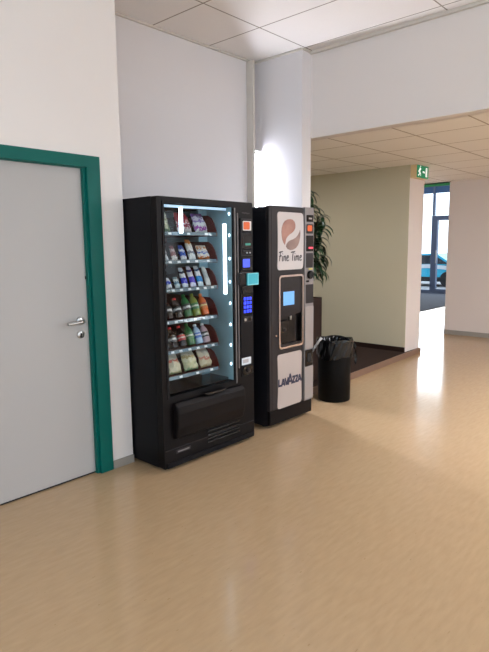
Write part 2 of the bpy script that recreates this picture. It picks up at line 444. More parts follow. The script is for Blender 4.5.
for v in h.bm.verts: v.co = Vector((1.912 + v.co.x, YD + .035 - v.co.z, .962 + v.co.y))
ko = h.build('key_rose', M['steel'], d, True)
MB().box(1.906, 1.918, YD + .022, YD + .026, .945, .972, .001).build('keyhole', M['darkgap'], d)
MB().box(1.966, 1.974, YD + .026, YD + .036, 1.318, 1.338, .002).build('door_bumper', M['darkgap'], d)
MB().box(1.06, 1.985, YD + .04, YD + .075, 0.001, .012).build('door_gap_shade', M['darkgap'], d)  # dark strip painting the shade in the gap under the leaf

# cable duct in the corner of the recess
tag(MB().box(4.310, 4.338, 3.768, YR, .06, ZC - .02, .003).build('cable_duct', M['trimw']),
    'narrow white vertical cable duct in the corner of the recess', 'cable duct')

# lit tube lamp on the side wall of the recess
t = thing('fluorescent_lamp', 'glowing white upright tube lamp on the wall behind the coffee machine', 'lamp', (XC, 3.82, 1.2))
MB().box(XC - .022, XC, 3.805, 3.835, 1.20, 2.47, .003).build('lamp_housing', M['white_s'], t)
MB().tube([(4.404, 3.820, 1.235), (4.404, 3.820, 2.445)], .013, 12).build('lamp_tube', M['white_lit'], t, True)
MB().box(4.352, XC, 3.772, 3.854, 2.468, 2.482, .003).build('lamp_light_block', M['white_s'], t)  # plate added to keep the tube's light off the ceiling
for z in (1.215, 2.445):
    MB().box(XC - .046, XC - .02, 3.807, 3.833, z, z + .02, .003).build('lamp_holder', M['white_s'], t)

# ------------------------------------------------------------------ snack machine
ux, uy = 2.2733, 2.8078
def u(a): return ux + a
def v(b): return uy + b
W, D, HT = .9225, .86, 1.842
sm = thing('snack_vending_machine', 'tall black snack vending machine with a lit glass front full of snacks', 'vending machine', (ux + W / 2, uy + D / 2, 0))
c = MB()
c.ring(rect(u(0), u(W), .025, HT), rect(u(.03), u(W - .03), .06, HT - .03), 'y', v(.062), v(D - .02))
c.box(u(.0), u(W), v(D - .02), v(D), .025, HT)
c.box(u(.765), u(.785), v(.064), v(D - .02), .5, HT - .03)
c.box(u(.03), u(W - .03), v(.064), v(D - .02), .455, .50)
c.build('cabinet', M['black'], sm)
for a in (.06, W - .06):
    for b in (.12, D - .06):
        MB().lathe(u(a), v(b), [(0, 0), (.022, 0), (.022, .01), (.014, .012), (.014, .03), (0, .03)], 14).build('foot', M['rubber'], sm)
# door : one ring with the window hole
dm = MB().ring(rrect(u(0), u(W), .02, HT, .012, 3), rrect(u(.053), u(.700), .512, 1.806, .012, 3), 'y', v(0), v(.06))
es = [e for e in dm.bm.edges if all(abs(q.co.y - v(0)) < 1e-5 for q in e.verts) and len(e.link_faces) == 2]
door = dm.build('door', M['black2'], sm)
bv = door.modifiers.new('round', 'BEVEL'); bv.width = .006; bv.segments = 3; bv.limit_method = 'ANGLE'; bv.angle_limit = math.radians(50)
MB().box(u(.053), u(.700), v(.022), v(.027), .512, 1.806).build('window_pane', M['pane'], sm)
MB().ring(rrect(u(.041), u(.708), .498, 1.819, .014, 4), rrect(u(.058), u(.697), .520, 1.80, .010, 4), 'y', v(-.005), v(.004)).build('window_gasket', M['black'], sm)
MB().box(u(.712), u(.720), v(-.011), v(-.004), .49, 1.795, .002).build('trim_strip', M['column'], sm)
MB().box(u(.745), u(.752), v(-.008), v(.0), .60, 1.76, .002).build('panel_seam', M['column'], sm)
# interior
MB().box(u(.03), u(.765), v(.80), v(.825), .50, 1.798).box(u(.03), u(.045), v(.064), v(.80), .50, 1.798).build('interior_liner', M['liner'], sm)
MB().box(u(.752), u(.765), v(.064), v(.80), .50, 1.798).box(u(.66), u(.752), v(.32), v(.335), .50, 1.798).build('side_lining', M['lining'], sm)
MB().box(u(.045), u(.752), v(.064), v(.80), .50, .515).build('interior_floor', M['blackgloss'], sm)
MB().box(u(.05), u(.76), v(.066), v(.10), 1.782, 1.797).build('top_light_bar', emit('top_bar_light', (180, 210, 235), .8), sm)
for nm, a, b, z0, z1, mt in (('tube_and_reflection', .710, .092, 1.165, 1.685, M['tube']), ('tube_and_reflection', .268, .074, 1.612, 1.785, M['tube'])):  # the short upper tube stands in for a reflection in the glass
    q = MB().tube([(u(a), v(b), z0), (u(a), v(b), z1)], .0135, 12).build(nm, mt, sm, True)
MB().box(u(.72), u(.752), v(.084), v(.098), 1.63, 1.645, .002).build('tube_bracket', M['label'], sm)
MB().box(u(.6975), u(.6995), v(.010), v(.062), .515, 1.803).build('jamb_lining', M['lining'], sm)
for k, z in enumerate((1.755, 1.60, 1.43, 1.26, 1.10, .94, .785, .64)):
    g = MB().lathe(0, 0, [(0, 0), (.009, 0), (.008, .006), (0, .009)], 10)
    for q in g.bm.verts: q.co = Vector((u(.6975) - q.co.z * 1.0, v(.030) + q.co.x * .6, z + q.co.y * 1.25))
    g.build('led', M['led'], sm, True)
SH = [1.622, 1.430, 1.236, 1.016, .806, .622]
COLS = [[.19, .36, .53], [.185, .265, .350, .430, .545], [.205, .281, .357, .434, .508, .582], [.145, .225, .312, .405, .487, .572], [.185, .26, .345, .426, .503, .578], [.255, .415, .558]]
def spiral(cx, z, r, y0, y1, n=5):
    P = []
    for i in range(n * 8 + 1):
        a = 2 * PI * i / 8; P.append((cx + r * math.cos(a), y0 + (y1 - y0) * i / (n * 8), z + r + r * math.sin(a)))
    return MB().tube(P, .0022, 4)
for ri, s in enumerate(SH):
    tr = MB().box(u(.05), u(.64), v(.105), v(.78), s - .018, s - .006)
    tr.prism([(v(.10), s - .028), (v(.104), s + .012), (v(.125), s + .065), (v(.155), s + .105), (v(.19), s + .125), (v(.75), s + .13), (v(.75), s - .028)], 'x', u(.632), u(.640))
    tr.prism([(v(.10), s - .028), (v(.104), s + .012), (v(.125), s + .065), (v(.155), s + .105), (v(.19), s + .125), (v(.75), s + .13), (v(.75), s - .028)], 'x', u(.050), u(.056))
    tray = tr.build('tray', M['tray'], sm)
    rl = MB().prism([(v(.100), s - .024), (v(.108), s - .024), (v(.111), s - .001), (v(.105), s - .001)], 'x', u(.05), u(.640)).build('price_rail', M['rail'], tray)
    for cx in COLS[ri]:
        MB().prism([(v(.0975), s - .020), (v(.1005), s - .020), (v(.1045), s - .006), (v(.1015), s - .006)], 'x', u(cx - .013), u(cx + .013)).build('price_label', M['label'], tray)
        spiral(u(cx), s - .004, .026 if ri else .032, v(.16), v(.6)).build('spiral', M['wire'], tray)

# lower door furniture
fl = MB().prism([(v(0), .478), (v(-.028), .470), (v(-.05), .445), (v(-.056), .40), (v(-.05), .30), (v(-.03), .225), (v(0), .212)], 'x', u(.085), u(.765))
flo = fl.build('delivery_flap', M['black2'], sm)
bv = flo.modifiers.new('round', 'BEVEL'); bv.width = .012; bv.segments = 3; bv.limit_method = 'ANGLE'; bv.angle_limit = math.radians(50)
MB().prism([(u(.34), .492), (u(.37), .476), (u(.53), .476), (u(.56), .492)], 'y', v(-.052), v(-.006)).build('flap_handle', M['blackgloss'], sm)
for k in range(4):
    z = .185 - k * .027
    MB().box(u(.40), u(.74), v(-.009), v(.0), z, z + .012, .002).build('vent_slat', M['blackgloss'], sm)
MB().box(u(.01), u(W - .01), v(-.006), v(0), .146, .152, .001).build('plinth_line', M['charcoal'], sm)
MB().box(u(.02), u(W - .02), v(-.012), v(0), .025, .06, .003).build('plinth', M['black'], sm)
bd = MB().box(u(.10), u(.235), v(-.006), v(0), .108, .136, .002).build('name_plate', M['charcoal'], sm)
MB().box(u(.115), u(.22), v(-.0075), v(-.0055), .117, .127, .001).build('plate_lettering', M['column'], bd)
# control panel
cp = MB().prism(rrect(u(.772), u(.912), .525, 1.728, .012), 'y', v(-.006), v(0)).build('control_panel', M['black'], sm)
MB().stroke([(u(.80), 1.762), (u(.815), 1.766), (u(.83), 1.762), (u(.845), 1.765), (u(.86), 1.761), (u(.885), 1.762)], .008, v(0), .002).build('maker_lettering', M['charcoal'], sm)
def cpart(nm, a, b, z0, z1, m, d0=.010, r=.008):
    return MB().prism(rrect(u(a), u(b), z0, z1, r), 'y', v(-d0), v(-.004)).build(nm, m, cp)
MB().ring(rrect(u(.782), u(.905), 1.445, 1.722, .01), rrect(u(.790), u(.897), 1.455, 1.714, .008), 'y', v(-.010), v(-.004)).build('payment_surround', M['charcoal'], cp)
cpart('coin_window_frame', .803, .895, 1.635, 1.705, M['white_s'], .009)
cpart('coin_window', .808, .876, 1.642, 1.698, M['orange'], .0115, .012)
cpart('note_mouth', .797, .892, 1.50, 1.615, M['blackgloss'], .0085)
cpart('note_glow', .825, .885, 1.525, 1.542, M['greenlight'], .0105, .006)
cpart('note_lip', .80, .89, 1.478, 1.490, M['charcoal'], .016, .004)
for a in (.838, .872):
    cpart('indicator', a, a + .012, 1.466, 1.476, M['label'], .012, .004)
cpart('display_frame', .788, .902, 1.345, 1.436, M['blackgloss'], .010)
cpart('display', .796, .872, 1.362, 1.424, M['blue'], .012)
cpart('reader', .788, .902, 1.165, 1.222, M['blackgloss'], .012)
cpart('reader_button', .80, .82, 1.185, 1.205, M['charcoal'], .016)
cpart('key_pad', .790, .900, 1.006, 1.150, M['blackgloss'], .010)
for i in range(3):
    for j in range(4):
        a = .801 + i * .031; z = 1.018 + j * .032
        cpart('key', a, a + .023, z, z + .023, M['key'], .013, .004)
cpart('coin_slot_plate', .795, .895, .945, .99, M['charcoal'], .012)
cpart('coin_slot', .845, .882, .953, .982, M['blackgloss'], .014)
cpart('coin_return_button', .803, .825, .956, .976, M['steel'], .016)
cpart('price_card', .774, .878, .618, .672, M['label'], .010, .003)
cpart('card_print', .786, .848, .632, .660, mat('grey_print', (170, 165, 168), .6), .0108, .002)
cpart('coin_return_cup', .788, .90, .535, .605, M['blackgloss'], .011, .02)
g = MB().lathe(0, 0, [(0, 0), (.018, 0), (.016, .012), (0, .012)], 16)
for q in g.bm.verts: q.co = Vector((u(.845) + q.co.x, v(-.010) - q.co.z, .57 + q.co.y))
g.build('door_lock', M['charcoal'], cp, True)
# teal paper note stuck on the control panel, on a dark clip holder
t = thing('paper_note', 'small teal paper note stuck to the front of the snack machine', 'note', (u(.88), v(-.03), 1.27))
MB().box(u(.742), u(.905), v(-.022), v(-.010), 1.232, 1.325, .004).build('note_holder', M['blackgloss'], t)
MB().box(u(.822), u(.945), v(-.034), v(-.0225), 1.228, 1.318, .001).build('paper', M['teal_note'], t)
MB().ring(rect(u(.822), u(.945), 1.228, 1.318), rect(u(.829), u(.938), 1.236, 1.311), 'y', v(-.0352), v(-.034)).build('paper_border', M['note_pale'], t)

# ------------------------------------------------------------------ goods in the snack machine
def pillow(name, cx, z, w, h, d, m, y=.125, tilt=.42, nx=12, nz=14, taper=.1):
    b = MB(); bm = b.bm; G = {}
    for side in (0, 1):
        for i in range(nx + 1):
            for j in range(nz + 1):
                s, t_ = i / nx * 2 - 1, j / nz * 2 - 1
                edge = max(0, (1 - abs(s) ** 3)) ** .5 * max(0, (1 - abs(t_ / .9) ** 4 if abs(t_) < .9 else 0)) ** .5
                wob = 1 + (.22 * math.sin(7 * s + 4 * t_ + cx * 40) + .16 * math.sin(5 * s - 8 * t_ + cx * 90)) * (1 - .6 * abs(t_))
                k = (i, j, side if 0 < i < nx and 0 < j < nz else 2)
                if k in G: continue
                yy = (d / 2 * edge * wob + .0006) * (-1 if side == 0 else 1)
                if k[2] == 2: yy = 0.002 * math.sin(i * 2.2)
                nar = (1 - .05 * edge) * (1 - taper * (j / nz) ** 1.3) * (1 + .05 * math.sin(5.1 * t_ + cx * 31))
                G[k] = bm.verts.new((u(cx) + s * w / 2 * nar, v(y) + d / 2 + yy + (j / nz) * h * math.sin(tilt), z + j / nz * h * math.cos(tilt)))
    def g(i, j, side): return G[(i, j, side if 0 < i < nx and 0 < j < nz else 2)]
    fs = []
    for side in (0, 1):
        for i in range(nx):
            for j in range(nz):
                q = [g(i, j, side), g(i + 1, j, side), g(i + 1, j + 1, side), g(i, j + 1, side)]
                if side: q.reverse()
                try: fs.append(bm.faces.new(q))
                except ValueError: pass
    bmesh.ops.recalc_face_normals(bm, faces=fs)
    return b.build(name, m, None, True)
def bottle(lbl, cx, z, h, r, liquid, cap, lab, y=.135):
    t = thing('drink_bottle', lbl, 'bottle', (u(cx), v(y) + r, z), 'drink bottles in the snack machine')
    MB().lathe(u(cx), v(y) + r, [(0, z), (r * .9, z), (r, z + .008), (r, z + h * .35), (r * .93, z + h * .42), (r, z + h * .55), (r * .96, z + h * .66), (r * .7, z + h * .78), (r * .4, z + h * .86), (r * .38, z + h * .90), (0, z + h * .90)], 18).build('bottle_body', liquid, t, True)
    t.rotation_euler = (-.40, 0, 0)
    MB().lathe(u(cx), v(y) + r, [(r * 1.015, z + h * .28), (r * 1.02, z + h * .29), (r * 1.02, z + h * .54), (r * 1.015, z + h * .55)], 18).build('bottle_label', lab, t, True)
    MB().lathe(u(cx), v(y) + r, [(0, z + h * .90), (r * .46, z + h * .90), (r * .47, z + h * .97), (r * .42, z + h), (0, z + h)], 14).build('bottle_cap', cap, t, True)
    return t
cola = mat('cola', (30, 14, 12), .12); redcap = mat('red_cap', (200, 36, 40), .35); greenb = mat('green_bottle', (40, 96, 52), .15)
darkb = mat('dark_bottle', (24, 26, 34), .15); water = mat('clear_bottle', (150, 178, 205), .12); pinkb = mat('pink_bottle', (176, 150, 160), .15)
oliveb = mat('yellow_green_bottle', (116, 126, 52), .15); orangeb = mat('orange_drink', (200, 92, 34), .2)
whitecap = mat('white_cap', (228, 230, 235), .35); blackcap = mat('black_cap', (30, 30, 34), .4)
lab_wb = bands('label_white_black', [(0, (30, 28, 30)), (.3, (225, 225, 228)), (.62, (30, 28, 30))], noise=.6, nscale=60)
lab_red = bands('label_red', [(0, (190, 28, 34)), (.4, (235, 230, 228)), (.6, (190, 28, 34))], noise=.4, nscale=50)
lab_green = bands('label_green', [(0, (40, 120, 60)), (.4, (230, 235, 225)), (.65, (40, 120, 60))], noise=.4, nscale=50)
lab_blue = bands('label_blue', [(0, (60, 110, 200)), (.45, (235, 238, 245)), (.7, (60, 110, 200))], noise=.3)
lab_org = bands('label_orange', [(0, (220, 120, 40)), (.4, (240, 225, 160)), (.7, (170, 60, 30))], noise=.4)
G1 = 'snack packs in the snack machine'
def pack(name, lbl, cat, cx, z, w, h, d, stops, noise=.35, ns=40, y=.125, tilt=.42):
    return tag(pillow(name, cx, z, w, h, d, bands(name, stops, .22, noise, 2, ns), y, tilt, taper=.3 if w < .1 else .16), lbl, cat, G1)
WH, CR = (232, 232, 230), (205, 200, 170)
z = SH[0]
pack('crisp_bag', 'pale green and cream crisps bag on the top tray of the snack machine', 'crisps', .175, z, .145, .185, .06, [(0, (70, 96, 62)), (.16, (150, 150, 112)), (.36, CR), (.5, (140, 128, 96)), (.62, (188, 186, 160)), (.85, (214, 214, 204))], .5, 60)
pack('crisp_bag', 'red crisps bag with white foot on the top tray of the snack machine', 'crisps', .375, z, .130, .150, .055, [(0, (220, 214, 214)), (.25, (150, 60, 80)), (.4, (206, 190, 194)), (.5, (148, 44, 58)), (.8, (170, 66, 70))], .55, 60)
pack('crisp_bag', 'purple and white crisps bag on the top tray of the snack machine', 'crisps', .535, z, .125, .150, .055, [(0, (222, 224, 226)), (.14, (150, 60, 160)), (.32, (232, 232, 236)), (.52, (150, 120, 186)), (.66, (210, 200, 220)), (.8, (116, 78, 140))], .55, 60)
z = SH[1]
pack('chocolate_bar', 'small grey wrapped bar, second tray of the snack machine, beside the door hinge', 'snack bar', .180, z, .052, .105, .028, [(0, (210, 214, 220)), (.35, (120, 110, 120)), (.6, (190, 186, 192)), (.8, (90, 84, 92))], .5)
pack('chocolate_bar', 'small pinkish wrapped bar on the second tray of the snack machine', 'snack bar', .262, z, .052, .105, .028, [(0, (226, 222, 222)), (.3, (150, 96, 100)), (.55, (196, 176, 178)), (.8, (130, 70, 74))], .5)
pack('chocolate_bar', 'blue and white wrapped bar on the second tray of the snack machine', 'snack bar', .348, z, .056, .110, .03, [(0, (230, 236, 246)), (.25, (60, 96, 190)), (.55, (225, 232, 244)), (.72, (66, 90, 170))], .5)
pack('snack_pouch', 'tall white pouch with an orange top on the second tray', 'snack', .432, z, .066, .155, .035, [(0, (226, 230, 234)), (.3, (120, 130, 150)), (.42, (236, 238, 240)), (.68, (232, 224, 214)), (.8, (206, 130, 66))], .3)
pack('waffle_pack', 'square white waffle pack with orange and blue print on the second tray', 'snack', .550, z, .115, .108, .04, [(0, (200, 110, 50)), (.2, (236, 234, 228)), (.42, (74, 100, 190)), (.55, (238, 232, 226)), (.74, (200, 120, 60)), (.88, (232, 220, 204))], .7, 70)
z = SH[2]
pack('snack_bar', 'short blue and white bar on the third tray, closest to the hinge side', 'snack bar', .205, z, .050, .078, .026, [(0, (226, 234, 246)), (.4, (44, 70, 190)), (.7, (220, 228, 240))], .6)
pack('snack_bar', 'short silver and turquoise bar on the third tray', 'snack bar', .281, z, .050, .082, .026, [(0, (200, 224, 232)), (.35, (90, 130, 160)), (.55, (228, 236, 240)), (.8, (120, 140, 150))], .6)
pack('snack_bar', 'tall white bar with a dark blue band, third tray, right of the turquoise bar', 'snack bar', .357, z, .055, .150, .03, [(0, (214, 226, 246)), (.2, (44, 52, 200)), (.48, (232, 236, 246)), (.7, (40, 50, 90)), (.8, (212, 220, 236))], .14, 20)
pack('snack_bar', 'tall white bar with a violet blue band, third tray, left of the sky blue bar', 'snack bar', .434, z, .055, .158, .03, [(0, (224, 226, 250)), (.2, (80, 60, 205)), (.48, (236, 236, 246)), (.72, (60, 50, 110)), (.82, (216, 216, 236))], .14, 20)
pack('snack_bar', 'tall white bar with a sky blue band on the third tray', 'snack bar', .508, z, .055, .158, .03, [(0, (220, 236, 246)), (.22, (20, 140, 220)), (.5, (236, 240, 246)), (.75, (60, 90, 130)), (.83, (216, 226, 236))], .14, 20)
pack('snack_bar', 'tall plain silver white bar at the end of the third tray', 'snack bar', .582, z, .048, .150, .028, [(0, (232, 234, 234)), (.4, (206, 210, 212)), (.75, (226, 228, 226))], .3)
z = SH[3]
bottle('red capped dark bottle at the hinge end of the fourth tray', .145, z, .150, .031, cola, redcap, lab_wb)
bottle('red capped dark bottle, second from the hinge end on the fourth tray', .225, z, .150, .031, cola, redcap, lab_wb)
bottle('red capped dark bottle beside the green one on the fourth tray', .312, z, .150, .031, cola, redcap, lab_wb)
bottle('green bottle with a dark label on the fourth tray of the snack machine', .405, z, .172, .031, greenb, greenb, lab_wb)
bottle('yellow green bottle with white label on the fourth tray of the snack machine', .487, z, .172, .031, oliveb, oliveb, lab_green)
bottle('orange drink bottle at the end of the fourth tray of the snack machine', .572, z, .165, .030, orangeb, mat('orange_cap', (214, 120, 50), .4), lab_org)
z = SH[4]
bottle('dark bottle with white label at the hinge end of the fifth tray', .185, z, .155, .030, darkb, whitecap, lab_wb)
bottle('dark cola bottle with bright red cap, second on the fifth tray', .260, z, .155, .030, cola, redcap, lab_wb)
bottle('dark bottle with red label on the fifth tray beside the green bottle', .345, z, .155, .030, cola, redcap, lab_red)
bottle('dark green bottle with green cap on the fifth tray', .426, z, .165, .032, greenb, greenb, lab_green)
bottle('clear bluish water bottle on the fifth tray of the snack machine', .503, z, .150, .029, water, whitecap, lab_blue)
bottle('clear pinkish bottle at the end of the fifth tray of the snack machine', .578, z, .150, .029, pinkb, whitecap, lab_wb)
z = SH[5]
for cx, w, lb, st in ((.250, .130, 'cream sandwich pack with reddish filling at the hinge end of the bottom tray', [(0, (150, 160, 110)), (.12, (214, 208, 178)), (.5, (222, 212, 186)), (.66, (196, 104, 84)), (.78, (226, 222, 204))]),
                      (.412, .130, 'cream and green sandwich pack in the middle of the bottom tray', [(0, (120, 160, 120)), (.14, (206, 206, 166)), (.5, (226, 222, 190)), (.7, (178, 160, 110)), (.82, (224, 222, 204))]),
                      (.562, .110, 'cream and pink sandwich pack beside the lit side of the bottom tray', [(0, (190, 170, 130)), (.16, (220, 208, 178)), (.46, (206, 130, 110)), (.58, (224, 214, 190)), (.82, (222, 210, 196))])):
    tag(pillow('sandwich_pack', cx, z, w, .145, .07, bands('sandwich_print', st, .3, .5, 2, 60)), lb, 'sandwich', G1)

# ------------------------------------------------------------------ coffee machine
cx0, cy0 = 3.4284, 2.8406
W2, D2, H2 = .597, .72, 1.843
def a(x): return cx0 + x
def b(y): return cy0 + y
cm = thing('coffee_vending_machine', 'dark grey coffee vending machine with pale front panels and a grey payment column', 'vending machine', (cx0 + W2 / 2, cy0 + D2 / 2, 0))
cab = MB().box(a(0), a(W2), b(.032), b(D2), .02, H2 - .012, .004).build('cabinet', mat('dark_blue_grey_coat', (24, 24, 30), .4, var=.05, spec=.25), cm)
for x in (.05, W2 - .05):
    for y in (.10, D2 - .06):
        MB().lathe(a(x), b(y), [(0, 0), (.02, 0), (.02, .01), (.012, .012), (.012, .021), (0, .021)], 14).build('foot', M['rubber'], cm)
MB().box(a(.002), a(W2 - .006), b(-.002), b(.03), .03, .150, .004).build('plinth', M['black2'], cm)
MB().box(a(.0), a(.028), b(.0), b(.032), .155, H2 - .004, .004).build('corner_post', M['charcoal'], cm)
dm = MB().ring([(a(.46), H2 - .004), (a(.03), H2 - .004), (a(.03), .152), (a(.46), .152)], [(a(.435), 1.265), (a(.127), 1.265), (a(.127), .680), (a(.435), .680)], 'y', b(0), b(.031))
dr = dm.build('door', M['charcoal'], cm)
bv = dr.modifiers.new('round', 'BEVEL'); bv.width = .004; bv.segments = 2; bv.limit_method = 'ANGLE'
# upper sign
def wavy(x0, x1, z0, z1, r, dx):
    P = rrect(x0, x1, z0, z1, r)
    return [(x + dx * (1 - (2 * (z_ - z0) / (z1 - z0) - 1) ** 2) * (1 if x < (x0 + x1) / 2 else -.2), z_) for x, z_ in P]
def wavy_rows(x0, x1, z0, z1, r, dl, dr, n=10):
    """rounded panel whose upright edges bow a little"""
    P = []
    for cx, cz, s in ((x1 - r, z1 - r, 0), (x0 + r, z1 - r, 90), (x0 + r, z0 + r, 180), (x1 - r, z0 + r, 270)):
        for i in range(6):
            t_ = math.radians(s + 18 * i); P.append((cx + r * math.cos(t_), cz + r * math.sin(t_)))
        if s == 90:
            P += [(x0, z1 - r + (z0 + r - (z1 - r)) * k / n) for k in range(1, n)]
        if s == 270:
            P += [(x1, z0 + r + (z1 - r - (z0 + r)) * k / n) for k in range(1, n)]
    def bow(x, z_):
        q = 1 - (2 * (z_ - z0) / (z1 - z0) - 1) ** 2
        return x + (dl if x < (x0 + x1) / 2 else dr) * q
    return [(bow(x, z_), z_) for x, z_ in P]
sp = MB().prism(wavy_rows(a(.098), a(.450), 1.322, 1.792, .032, .010, .006), 'y', b(-.005), b(0)).build('sign_panel', M['signp'], cm)
def SP(x, y): return (a(.098 + (x - 87) / 196 * .352), 1.322 + (528 - y + (x - 87) * -.0) / 436 * .47)
up = [(182, 143), (200, 146), (214, 160), (221, 182), (221, 206), (212, 228), (196, 246), (176, 260), (160, 276), (150, 296), (146, 318), (142, 338), (132, 322), (124, 300), (119, 272), (117, 240), (120, 208), (128, 180), (142, 158), (162, 146)]
lo = [(258, 222), (260, 246), (258, 280), (252, 312), (242, 340), (226, 362), (204, 375), (182, 378), (163, 370), (150, 352), (154, 332), (166, 314), (184, 302), (206, 294), (226, 280), (242, 260), (252, 240)]
MB().prism([SP(*p) for p in up], 'y', b(-.0065), b(-.0045)).build('bean_print', M['brown_bean'], sp)
MB().prism([SP(*p) for p in lo], 'y', b(-.0065), b(-.0045)).build('swoosh_print', M['grey_bean'], sp)
# hand lettering: Fine Time   (coordinates: letter units, x right, z up, 1 = capital height)
GL = {
 'F': [[(.10, 0), (.16, .35), (.22, .70), (.26, .98)], [(.02, .92), (.25, .99), (.50, 1.0), (.66, 1.06)], [(.06, .50), (.30, .56), (.46, .58)]],
 'i': [[(.10, .56), (.08, .25), (.10, .05), (.20, .03)], [(.12, .76), (.15, .82)]],
 'n': [[(.05, .55), (.07, .28), (.06, .02)], [(.07, .30), (.16, .50), (.28, .54), (.34, .42), (.34, .18), (.38, .03), (.46, .05)]],
 'e': [[(.06, .28), (.22, .34), (.34, .44), (.28, .56), (.14, .52), (.05, .32), (.10, .08), (.24, .02), (.42, .12)]],
 'T': [[(.0, .90), (.25, .96), (.50, .96), (.72, 1.04)], [(.38, .94), (.32, .60), (.28, .30), (.26, .0)]],
 'm': [[(.04, .55), (.06, .28), (.05, .02)], [(.06, .30), (.15, .50), (.24, .52), (.28, .34), (.27, .04)], [(.28, .32), (.38, .52), (.48, .52), (.52, .34), (.51, .10), (.58, .03), (.66, .07)]],
}
def smooth_line(P, n=4):
    if len(P) < 3: return P
    Q = [P[0]] + P + [P[-1]]; R_ = []
    for i in range(1, len(Q) - 2):
        p0, p1, p2, p3 = Q[i - 1:i + 3]
        for k in range(n):
            t_ = k / n
            R_.append(tuple(.5 * (2 * p1[c] + (p2[c] - p0[c]) * t_ + (2 * p0[c] - 5 * p1[c] + 4 * p2[c] - p3[c]) * t_ ** 2 + (3 * p1[c] - p0[c] - 3 * p2[c] + p3[c]) * t_ ** 3) for c in (0, 1)))
    return R_ + [P[-1]]
x = .117; cap = .076
for word in ((('F', .50), ('i', .28), ('n', .50), ('e', .48), (' ', .30)), (('T', .56), ('i', .26), ('m', .70), ('e', .45))):
  lt = MB()
  for ch, adv in word:
    if ch != ' ':
        for st in GL[ch]:
            P = smooth_line([(a(x + .08 * q[0]), 1.395 + cap * q[1]) for q in st])
            lt.stroke(P, [.0085 * (.75 + .5 * math.sin(PI * (i + .5) / len(P))) for i in range(len(P))], b(-.0047), .0015)
    x += adv * .0785
  lt.build('sign_lettering', M['ink'], sp)
# dispensing bay
bz = MB().ring(rrect(a(.112), a(.450), .662, 1.280, .034), rrect(a(.128), a(.434), .680, 1.264, .022), 'y', b(-.013), b(.002))
bz.build('bay_bezel', M['copper'], cm, True)
bay = MB().ring(rect(a(.125), a(.437), .676, 1.268), rect(a(.130), a(.432), .684, 1.262), 'y', b(-.001), b(.026)).box(a(.125), a(.437), b(.026), b(.0315), .676, 1.268).build('bay_recess', M['blackgloss'], cm)
gp = MB().prism([(a(.129), 1.263), (a(.129), .915), (a(.30), .935), (a(.433), .955), (a(.433), 1.263)], 'y', b(-.003), b(.012)).build('glass_fascia', mat('bay_black_glass', (26, 23, 27), .2, spec=.3), cm)
MB().box(a(.178), a(.326), b(-.006), b(-.0025), 1.026, 1.140, .002).build('touch_screen', M['screen'], gp)
MB().box(a(.14), a(.255), b(-.001), b(.026), .70, .90, .006).build('cup_door', M['blackgloss'], cm)
g = MB().lathe(0, 0, [(0, 0), (.017, 0), (.015, .010), (0, .012)], 18)
for q in g.bm.verts: q.co = Vector((a(.190) + q.co.x, b(-.001) - q.co.z, .822 + q.co.y))
g.build('cup_sensor', M['charcoal'], cm, True)
MB().tube([(a(.30), b(.014), .93), (a(.30), b(.014), .895)], [.010, .006], 10).build('spout', M['steel'], cm, True)
MB().box(a(.135), a(.428), b(-.006), b(.02), .683, .697, .003).build('drip_tray', M['charcoal'], cm)
g = MB().lathe(0, 0, [(0, 0), (.009, 0), (.008, .007), (0, .008)], 14)
for q in g.bm.verts: q.co = Vector((a(.080) + q.co.x, b(.0) - q.co.z, .785 + q.co.y))
g.build('door_lock', M['copper'], cm, True)
# lower panel with lettering
lp = MB().prism(wavy_rows(a(.094), a(.437), .152, .618, .030, .012, -.004), 'y', b(-.005), b(0)).build('lower_panel', M['signp2'], cm)
def block(mb, ch, x0, w, z0, hh, sw):
    Y, T = b(-.0047), .0015
    P = lambda p: (a(x0 + p[0] * w), z0 + p[1] * hh)
    st = {'L': [[(.15, 1), (.15, 0)], [(.02, .08), (.95, .08)]],
          'A': [[(.04, 0), (.5, 1)], [(.5, 1), (.96, 0)], [(.2, .28), (.8, .28)]],
          'V': [[(.04, 1), (.5, 0)], [(.5, 0), (.96, 1)]],
          'Z': [[(.04, .92), (.94, .92)], [(.88, .92), (.12, .08)], [(.06, .08), (.97, .08)]]}[ch]
    for s in st: mb.stroke([P(q) for q in s], sw, Y, T)
    if ch in 'LZ':
        pass
    for q in ([(.0, .02), (.24, .02)], [(.76, .02), (1.0, .02)]) if ch == 'A' else ([(.0, .98), (.26, .98)], [(.74, .98), (1.0, .98)]) if ch == 'V' else ([(.0, .98), (.32, .98)],) if ch == 'L' else ():
        mb.stroke([P(p) for p in q], sw * .55, Y, T)
lg = MB()
for ch, x0, w, z0, hh in (('L', .108, .042, .346, .060), ('A', .148, .050, .344, .060), ('V', .195, .050, .344, .060), ('A', .238, .062, .342, .090), ('Z', .298, .042, .344, .060), ('Z', .341, .042, .344, .060), ('A', .380, .050, .344, .060)):
    block(lg, ch, x0, w, z0, hh, .0175)
lg.build('panel_lettering', M['navy'], lp)
